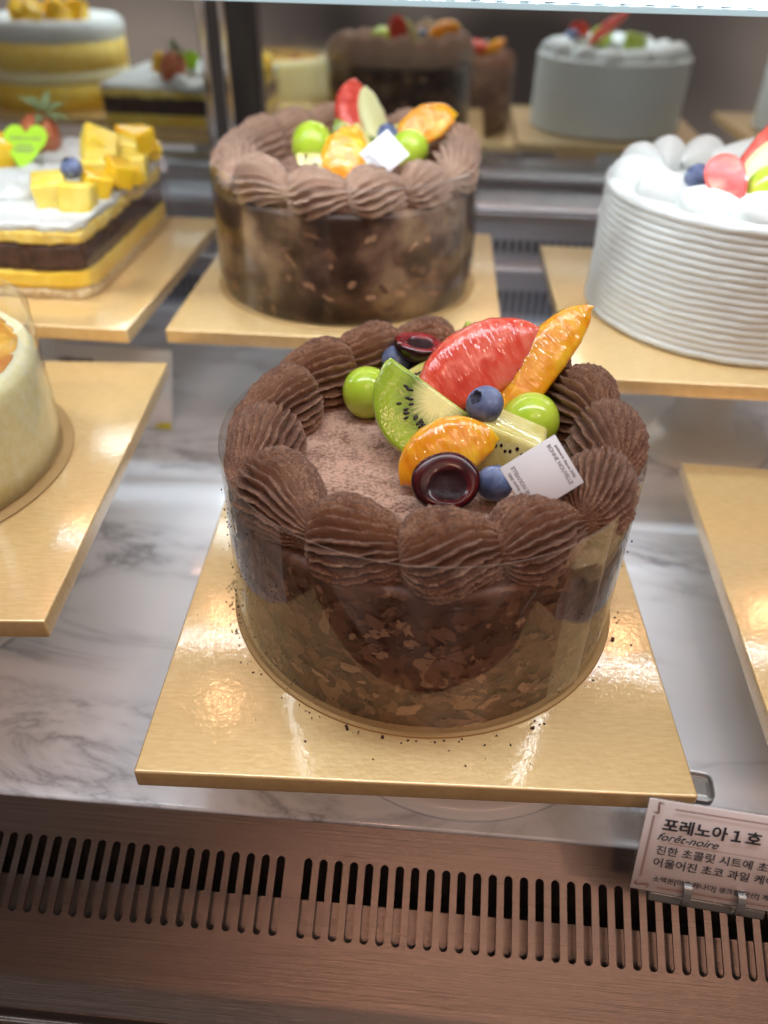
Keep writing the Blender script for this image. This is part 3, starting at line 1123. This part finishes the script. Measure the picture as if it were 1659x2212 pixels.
# ------------------------------------------------------------------ fruit on the rear chocolate cake
grape('large green grape at the left of the rear chocolate cake', (-.0815, .4960, .1305), .0122, (.1, .1, 1))
kiwi_half('small pale kiwi piece before the left grape on the rear chocolate cake', (-.0765, .4760, .1280), .011, .006, dirv(1, 0), dirv(.1, .1, 1), 'goldkiwi', 6, seed=9)
seg('orange_segment', 'orange segment standing at the middle of the rear chocolate cake', 'orange', 'orange', (-.0590, .4640, .1310), .036, .025, .017,
    dirv(.15, 1), dirv(-.05, .2, 1), 21, 'orange segments on the cakes', lump=.0007)
seg('watermelon_wedge', 'red fruit wedge at the back of the rear chocolate cake', 'watermelon', 'red', (-.0600, .5290, .1400), .046, .024, .016,
    dirv(-.2, 1), dirv(.2, .1, 1), 23, lump=.0003)
seg('melon_wedge', 'pale green melon wedge beside the red wedge on the rear chocolate cake', 'melon', 'melon', (-.0480, .5270, .1370), .046, .018, .014,
    dirv(-.35, 1), dirv(.3, .1, 1), 24, lump=.0003)
kiwi_half('green kiwi slice below the red wedge on the rear chocolate cake', (-.0565, .5060, .1360), .014, .005, dirv(1, -.5), dirv(0, .1, 1), 'kiwi', 8, seed=12)
kiwi_half('pale kiwi slice beside the standing orange on the rear chocolate cake', (-.0480, .4930, .1315), .014, .006, dirv(.6, -1), dirv(.2, .1, 1), 'goldkiwi', 12, seed=13)
blueberry('blueberry above the paper tag on the rear chocolate cake', (-.0370, .4980, .1370), .0064, dirv(.3, .8, .5))
seg('orange_segment', 'orange segment leaning right on the rear chocolate cake', 'orange', 'orange', (-.0165, .5060, .1405), .040, .022, .017,
    dirv(.86, .52), dirv(0, .2, 1), 25, 'orange segments on the cakes', lump=.0007)
grape('green grape right of the tag on the rear chocolate cake', (-.0235, .4920, .1310), .0105, (1, .1, .2))
kiwi_half('pale fruit slice at the back of the rear chocolate cake', (-.0410, .5280, .1330), .013, .006, dirv(1, .1), dirv(0, .4, 1), 'goldkiwi', 10, seed=15)
maker_tag('square white paper tag on the rear chocolate cake', (-.0345, .4440, .1385), dirv(.66, -.75), dirv(0, .05, 1), (.0180, .0200))

# ------------------------------------------------------------------ white cake
WC = (.1735, .4770, .05)


def white_cake(label, loc, full):
    c = thing('white_cream_cake', label, 'cake', loc, 0, 'ridged white cream cakes')
    R = .083
    pr = [(0, .001), (R - .002, .001)]
    nr = 17
    for k in range(nr * 8 + 1):
        z = .0015 + .0735 * k / (nr * 8)
        pr.append((R - .0009 + .0009 * abs(sin(pi * k / 8)) ** .55 + (.0006 if k < 8 else 0), z))
    pr += arcp(R - .0035, .0775, .004, -20, 90, 6) + [(.06, .0785), (0, .0785)]
    V, F = lathe(pr, 150 if full else 72)
    V = [v + noise.noise_vector(v * 60) * .0006 + noise.noise_vector(v * 420) * .00035 for v in V]
    emit('cake_body', V, F, 'cream', c)
    for k in range(14):
        a = 2 * pi * (k + .3) / 14
        V, F = swirl(.050 + .003 * sin(k * 2.1), .031, .0200 + .0012 * sin(k * 1.3), 2, .3, k + 90, .02, 30, 20, .0002, .60, .55)
        mm = Matrix.Translation((.0595 * cos(a), .0595 * sin(a), .0815)) @ Matrix.Rotation(a + pi / 2 + .55 + .12 * sin(k * 3.7), 4, 'Z') @ Matrix.Rotation(radians(-15), 4, 'Y')
        emit('cream_swirl', V, F, 'cream', c, mat_world=mm)
    return c


white_cake('ridged white cream cake with fruit at the right', WC, True).scale = (1, 1, .90)
white_cake('plain ridged white cake at the far right, seen in the mirror', (.43, .47, .05), False)
board('gold board under the far right white cake', .43, .47, .05, 0, .205)


def straw_half(label, c, ex, ez, s=.014):
    """halved strawberry, cut side up (+z), tip towards -x"""
    def fn(u, v):
        a = 2 * pi * u
        rr = v
        x, y = cos(a), sin(a)
        w = .82 - .18 * x
        z = -.55 * sqrt(max(0, 1 - rr * rr))
        return Vector((s * rr * x * 1.1, s * rr * y * w * 1.05, s * z))
    V, F = grid(fn, 40, 8, True)
    b = B().add(V, F, 0)

    def top(u, v):
        a = 2 * pi * u
        w = .82 - .18 * cos(a)
        return Vector((s * v * cos(a) * 1.1, s * v * sin(a) * w * 1.05, s * .05 * (1 - v * v)))
    V, F = grid(top, 40, 8, True)
    b.add(V, F, 1)
    b.I[-320:] = [0 if i % 8 >= 7 else 1 for i in range(320)]
    o = b.out('strawberry_half', ['straw', 'strawcut'])
    put(o, c, ex, ez)
    return tag(o, label, 'strawberry')


straw_half('halved strawberry standing cut side out on the white cake', (.1395, .4250, .1370), dirv(.35, -1), dirv(.0, .15, 1), .0125)
blueberry('blueberry behind the strawberry half on the white cake', (.1290, .4400, .1345), .0066, dirv(.1, .8, .4))
grape('green grape at the right edge on the white cake', (.1640, .4300, .1330), .0112, (1, .2, .2))
seg('kiwi_stick', 'pale kiwi wedge leaning behind the strawberry on the white cake', 'kiwi wedge', 'melon', (.1610, .4480, .1380), .040, .014, .012, dirv(.6, .8), dirv(0, .2, 1), 31, lump=.0003)
seg('watermelon_wedge', 'thin red fruit wedge rising at the right of the white cake', 'watermelon', 'red', (.1640, .4600, .1450), .056, .012, .010, dirv(.62, .78), dirv(.3, .1, 1), 33, lump=.0003)
cube_fruit('kiwi_wedge', 'bright green fruit block at the back of the white cake', 'kiwi wedge', 'kiwiskin', (.1900, .5000, .1360), (.022, .014, .016), (.1, .2, .5), 9)

# ------------------------------------------------------------------ square layered cake
SQ = (-.2895, .5190, .05)


def square_layer(name, z0, z1, mats, parent, half=.080, lump=.0006, n=40, over=0):
    """rounded square slab with slightly uneven sides"""
    def rim(t, h):
        a = 2 * pi * t
        c_, s_ = cos(a), sin(a)
        k = (abs(c_) ** 14 + abs(s_) ** 14) ** (-1 / 14)
        return h * k * c_, h * k * s_
    lev = [(0, z0), (.985, z0), (1, z0 + .0008)] + [(1, z0 + (z1 - z0) * f) for f in (.25, .5, .75)] + [(1, z1 - .0008), (.985, z1), (0, z1)]

    def fn(u, v):
        k, z = lev[int(round(v * (len(lev) - 1)))]
        x, y = rim(u, half)
        q = Vector((x * k, y * k, z))
        if k > .5:
            q += noise.noise_vector(q * 150) * lump
        return q
    V, F = grid(fn, 160, len(lev) - 1, True)
    return emit(name, V, F, mats, parent)


lc = thing('layered_cake', 'square layered yellow and chocolate cake with mango cubes at left', 'cake', SQ)
square_layer('biscuit_base', .0003, .0062, 'biscuit', lc, .0805, .0012)
square_layer('custard_layer', .0063, .0170, 'custard', lc, .0800, .0011)
square_layer('chocolate_layer', .0171, .0330, 'choclayer', lc, .0800)
square_layer('sponge_layer', .0331, .0400, 'sponge', lc, .0803, .0016)
square_layer('cream_top', .0401, .0445, 'cream', lc, .0795, .0022)
b = B()
rr = .0815
pts = [(rr, -rr), (rr, rr), (-rr, rr)]
emit('film_collar', *grid(lambda u, v: Vector((rr if u < .5 else rr - (u - .5) * 4 * rr, -rr + 4 * rr * u if u < .5 else rr, .001 + .046 * v)), 20, 2), 'film', lc)

rnd = random.Random(21)
k = 0
CR = [(-.2720, .4960, .0965, .020), (-.2850, .5790, .0975, .024), (-.2700, .5960, .0985, .022), (-.2860, .5300, .0970, .022), (-.3050, .5000, .0965, .021), (-.2500, .5050, .0960, .016),
      (-.2980, .4720, .0960, .017), (-.2640, .5480, .0975, .019)]
for (x, y, z, s) in [(x, y, z - .003, s * .78) for x, y, z, s in CR]:
    def fn(u, v, s=s, k=k):
        a, ph = pi * u, 2 * pi * v
        q = Vector((s * sin(a) * cos(ph) * 1.1, s * sin(a) * sin(ph) * .9, s * .50 * cos(a)))
        return q + noise.noise_vector(q * 75 + Vector((k * 3.3, 0, 0))) * s * .30
    o = emit('cream_dollop', *grid(fn, 22, 30, False, True), 'cream', lc, (x - SQ[0], y - SQ[1], z - SQ[2]))
    o.rotation_euler = (rnd.uniform(-.25, .25), rnd.uniform(-.2, .2), rnd.uniform(0, 3))
    k += 1
CUB = [  # x, y, z, size, rotation, material, label
    (-.2305, .5376, .1160, .020, (.6, .5, .7), 'mangopale', 'pale pineapple piece standing on edge, top of the layered cake pile'),
    (-.2235, .5560, .1090, .019, (.1, .2, .3), 'mangopale', 'pale yellow fruit cube below the standing pineapple piece'),
    (-.2175, .5740, .1110, .021, (.1, -.1, .9), 'mango', 'deep yellow mango cube near the back corner of the layered cake'),
    (-.2245, .5210, .1060, .021, (.2, .1, .2), 'mangopale', 'pale mango cube above the blueberry on the layered cake'),
    (-.2100, .5150, .1050, .016, (.3, .4, .8), 'mango', 'deep yellow mango cube right of the pale cubes'),
    (-.2105, .5430, .1020, .018, (.1, .1, .2), 'mangopale', 'pale fruit cube at the right edge of the layered cake'),
    (-.2400, .4780, .1020, .021, (.15, -.1, .35), 'mangopale', 'pale mango cube left of the blueberry on the layered cake'),
    (-.2215, .4740, .1010, .019, (.0, .1, .1), 'mangopale', 'palest fruit cube at the front corner of the layered cake'),
    (-.2195, .4960, .1020, .018, (.2, .3, .6), 'mango', 'deep yellow mango cube behind the front corner cube'),
    (-.2090, .5300, .1000, .013, (.2, .1, .7), 'mango', 'small deep yellow mango cube at the right edge'),
    (-.2140, .5880, .1020, .014, (.3, .1, .4), 'mango', 'small mango cube at the far right corner of the layered cake'),
    (-.3085, .5480, .1060, .024, (.2, .2, .5), 'mango', 'large glossy mango piece left of the heart pick')]
for i, (x, y, z, s, r, mt_, lab) in enumerate(CUB):
    cube_fruit('fruit_cube', lab, 'fruit cube', mt_, (x, y, z), (s, s * .9, s * .85), r, i * 5, 'mango and pineapple cubes on the layered cake')
blueberry('blueberry on the mango cubes of the layered cake', (-.2275, .4855, .1140), .0066, dirv(-.3, .5, .7))
blueberry('blueberry at the back edge of the layered cake', (-.2300, .5900, .1100), .0066, dirv(.3, .8, .3))
st = thing('strawberry', 'whole strawberry with green leaves behind the heart pick', 'strawberry', (-.2910, .5830, .1085))
V, F = lathe([(0, -.016)] + [(.0135 * sin(radians(a)) ** .8 * (1 - .1 * cos(radians(a))), -.016 * cos(radians(a))) for a in range(12, 180, 12)] + [(0, .0145)], 32)
body = emit('berry', V, F, M('pale_strawberry_skin', (.5, .14, .06), .35, var=(160, [(.35, (.42, .09, .04)), (.7, (.60, .24, .11))], 2), bump=(330, .5, .0012), vor=True), st)
body.rotation_euler = (.5, .3, 0)
b = B()
for k in range(8):
    a = 2 * pi * k / 8
    V, F = grid(lambda u, v: Vector((.003 + .015 * u, (v - .5) * .006 * sin(pi * (u * .9 + .08)), .006 * u - .010 * u * u + .001 * (v - .5) ** 2)), 6, 3)
    b.add(V, F, 0, Matrix.Rotation(a, 4, 'Z') @ Matrix.Rotation(-.35 - .25 * (k % 3), 4, 'Y'))
lf = b.out('leaves', 'leaf', st, (.004, .002, .0145))
lf.rotation_euler = (.3, .35, .2)
# heart shaped pick
hp = thing('heart_pick', 'neon green heart shaped pick with small print on the layered cake', 'pick')
hp.matrix_world = frame(Vector((-.2855, .5480, .1130)), dirv(1, -.03), dirv(.1, .1, 1))
pts = []
for i in range(33):
    t = -pi + 2 * pi * i / 33
    pts.append((.00095 * 16 * sin(t) ** 3 * .98, .00105 * (13 * cos(t) - 5 * cos(2 * t) - 2 * cos(3 * t) - cos(4 * t))))
pts = [(x, y if y > -.006 else y * 1.35) for x, y in pts]
emit('heart_card', *fill2d(pts, (), .0006), 'neon', hp, smooth=False)
b = B()
V, F = textm('Quality at heart', .0034, 'CENTER', .25)
b.add(V, F, 0, T(0, .0018, .0005))
for (yy, w) in ((-.0022, .010), (-.0046, .015), (-.0066, .012)):
    b.add(*box(w, .0007, .0001, 0, 1, (0, yy, .0005)))
b.out('lettering', 'greyink', hp, smooth=False)

# ------------------------------------------------------------------ cheesecake
CC = (-.2455, .2810, .035)
ck = thing('cheesecake', 'pale cheesecake with browned glossy top in a clear film collar', 'cake', CC)
R = .0725
pr = [(0, .0012), (R, .0012), (R, .012), (R, .030), (R - .0006, .040)] + arcp(R - .008, .044, .0075, 0, 60, 5)
emit('cake_body', *lathe(pr + [(0, .0508)], 96, .0006, 4), 'cheese', ck)
emit('browned_top', *lathe([(0, .0530), (.03, .0532), (.05, .0528), (.060, .0520), (.0650, .0505), (.066, .0490)], 72, .0012, 9), 'browned', ck)
emit('base_disc', *lathe([(0, .0007), (.0785, .0007), (.0788, .0004), (0, .0002)], 96), 'golddisc', ck)
emit('film_collar', *grid(lambda u, v: Vector(((R + .0012) * cos(2 * pi * u), (R + .0012) * sin(2 * pi * u), .0012 + .064 * v)), 96, 3, True), 'film', ck)

# tall mango cake left of the frame, present as a reflection in the rear mirror
mc = thing('mango_cake', 'tall round yellow cake with white cream rim, mirrored in the left door', 'cake', (-.475, .44, .05))
emit('custard_layer', *lathe([(0, .001), (.08, .001), (.08, .026), (0, .026)], 64, .0006), 'custard', mc)
emit('cream_layer', *lathe([(0, .0261), (.0795, .0261), (.0795, .040), (0, .040)], 64, .0006), 'cheese', mc)
emit('sponge_layer', *lathe([(0, .0401), (.08, .0401), (.08, .068), (0, .068)], 64, .0006), 'sponge', mc)
emit('cream_rim', *lathe([(.0, .0681), (.080, .0681)] + arcp(.070, .078, .011, -60, 150, 8) + [(.05, .079), (0, .079)], 64, .0012), 'cream', mc)
for i in range(7):
    a = i * .9
    o = cube_fruit('fruit_cube', 'mango cube heaped on the tall yellow cake', 'fruit cube', 'mango', (-.475 + .033 * cos(a), .44 + .033 * sin(a), .142), (.022, .02, .022), (.3, .2 * i, .5 * i), i, 'mango cubes on the tall cake')
board('gold board under the tall mango cake', -.475, .44, .05, 0, .2)


# ------------------------------------------------------------------ price cards
def scroll(b, cx, cy, s, rz, i):
    """little flourish of the card's border"""
    for k in (-1, 0, 1):
        n = 22
        P = []
        for j in range(n + 1):
            t = j / n
            x = s * (1.2 * t - .6)
            y = s * .45 * sin(2 * pi * (t - .5) * .8) * (1 - .2 * abs(k)) + k * .00035
            if k == 1 and t > .7:
                y -= s * (t - .7) * 1.2
            if k == -1 and t < .3:
                y += s * (.3 - t) * 1.2
            P.append((x, y))
        V, F = [], []
        for j, (x, y) in enumerate(P):
            w = .00011 + .00010 * sin(pi * j / n)
            V += [Vector((x, y - w, 0)), Vector((x, y + w, 0))]
        F = [(2 * j, 2 * j + 2, 2 * j + 3, 2 * j + 1) for j in range(n)]
        b.add(V, F, i, T(cx, cy, 0, rz))


pc = thing('price_card', 'white Korean price card with brown border in a steel clip', 'price card')
PW, PH = .068, .0395
ex = Vector((.996, -.085, -.008))
ey = Vector((.0044 + .0030, .0123, .0370)).normalized()
ez = ex.cross(ey)
pc.matrix_world = frame(Vector((.0763, .1462, -.0320)) + ex * PW / 2 + ey * PH / 2, ex, ez)
emit('card', *box(PW - .0016, PH - .0016, .0006, .0001, 1), 'cardpaper', pc)
emit('clear_sleeve', *box(PW, PH, .0012, .0003, 1), 'sleeve', pc)
x0, y1 = -PW / 2, PH / 2
zt = .00078
b = B()
for d_ in (.0030, .0034):
    b.add(*box(PW - .0155, .00020, .00005, 0, 1, (.0018, y1 - d_, zt)))
    b.add(*box(PW - .0155, .00020, .00005, 0, 1, (.0018, -y1 + d_, zt)))
    b.add(*box(.00020, PH - .0135, .00005, 0, 1, (x0 + d_, 0, zt)))
b.add(*box(PW - .012, .00014, .00005, 0, 1, (.004, y1 - .0172, zt)))
b2 = B()
scroll(b2, x0 + .0042, y1 - .0036, .0040, .75, 0)
scroll(b2, x0 + .0042, -y1 + .0036, .0040, -.75 + pi / 2 * 0, 0)
b.add([v + Vector((0, 0, zt)) for v in b2.V], b2.F)
b.out('border', 'brownink', pc, smooth=False)
b = B()
b.add(*textm('포레노아１호', .0058, bold=.022), 0, T(x0 + .0066, y1 - .0120, zt))
b.add(*textm('forêt-noire', .0044, shear=.42, sx=1.02), 0, T(x0 + .0056, y1 - .0163, zt))
b.add(*textm('진한 초콜릿 시트에 초코', .0041, bold=.002), 0, T(x0 + .0062, y1 - .0220, zt))
b.add(*textm('어울어진 초코 과일 케이크', .0041, bold=.002), 0, T(x0 + .0062, y1 - .0272, zt))
b.add(*textm('소맥분[미국,캐나다] 생크림[국산] 계란[국산]', .0026), 0, T(x0 + .0075, -y1 + .0058, zt))
b.out('lettering', 'ink', pc, smooth=False)
hd = thing('card_holder', 'small steel card holder whose two hooks grip the price card', 'card holder')
hd.matrix_world = pc.matrix_world.copy()
for hx in (x0 + .0192, x0 + .0372):
    prof = [(-.0010, .0040), (.0002, .0052), (.0020, .0046), (.0028, .0026), (.0028, -.0004), (.0022, -.0030), (.0008, -.0046), (-.0012, -.0050)]

    def fn(u, v, hx=hx):
        k = u * (len(prof) - 1)
        i = min(len(prof) - 2, int(k))
        f = k - i
        z = prof[i][0] * (1 - f) + prof[i + 1][0] * f
        y = prof[i][1] * (1 - f) + prof[i + 1][1] * f
        return Vector((hx + (v - .5) * .0026, -y1 + .0022 + y, z))
    V, F = grid(fn, 21, 2)
    V2 = [v + Vector((0, 0, .0005)) for v in V]
    B().add(V, F).add(V2, [f[::-1] for f in F]).out('hook', 'tab', hd)
emit('base_bar', *box(.040, .004, .003, .0008, 2, (x0 + .028, -y1 - .0032, -.003)), 'tab', hd)
tb = emit('steel_foot', *box(.022, .012, .0012, .003, 3), 'tab', None, (.1075, .1885, -.030))
tb.rotation_euler.z = -.1
pl = emit('post', *box(.006, .006, .027, .001, 2, (0, 0, -.0140)), 'tab', tb)
tag(tb, 'grey steel foot with rounded corner behind the price card', 'support')

pk = thing('price_card', 'white price card with grey print and a yellow corner, behind the cheesecake board', 'price card')
pk.matrix_world = frame(Vector((-.2290, .4800, -.0310)), Vector((1, -.04, 0)), Vector((0, -.93, .36)))
emit('card', *box(.088, .056, .0008, .0002, 1), M('bright_card', (.86, .86, .88), .5), pk)
b = B()
for (x, y, w, h) in ((-.026, .0165, .026, .0046), (.000, .0075, .074, .0022), (.000, .0027, .074, .0022)):
    n = int(w / .0032)
    for j in range(n):
        b.add(*box(.0022 + .0006 * ((j * 7) % 3), h * (.7 + .1 * ((j * 5) % 4)), .0001, 0, 1, (x - w / 2 + w * (j + .5) / n, y, .0006)))
b.out('lettering', 'greyink', pk, smooth=False)
V, F = fill2d([(.030, -.0275), (.0435, -.0275), (.0435, -.0235), (.036, -.0235)], (), .0002)
emit('yellow_corner', [v + Vector((0, 0, .0006)) for v in V], F, M('yellow_print', (.80, .70, .03), .5), pk, smooth=False)
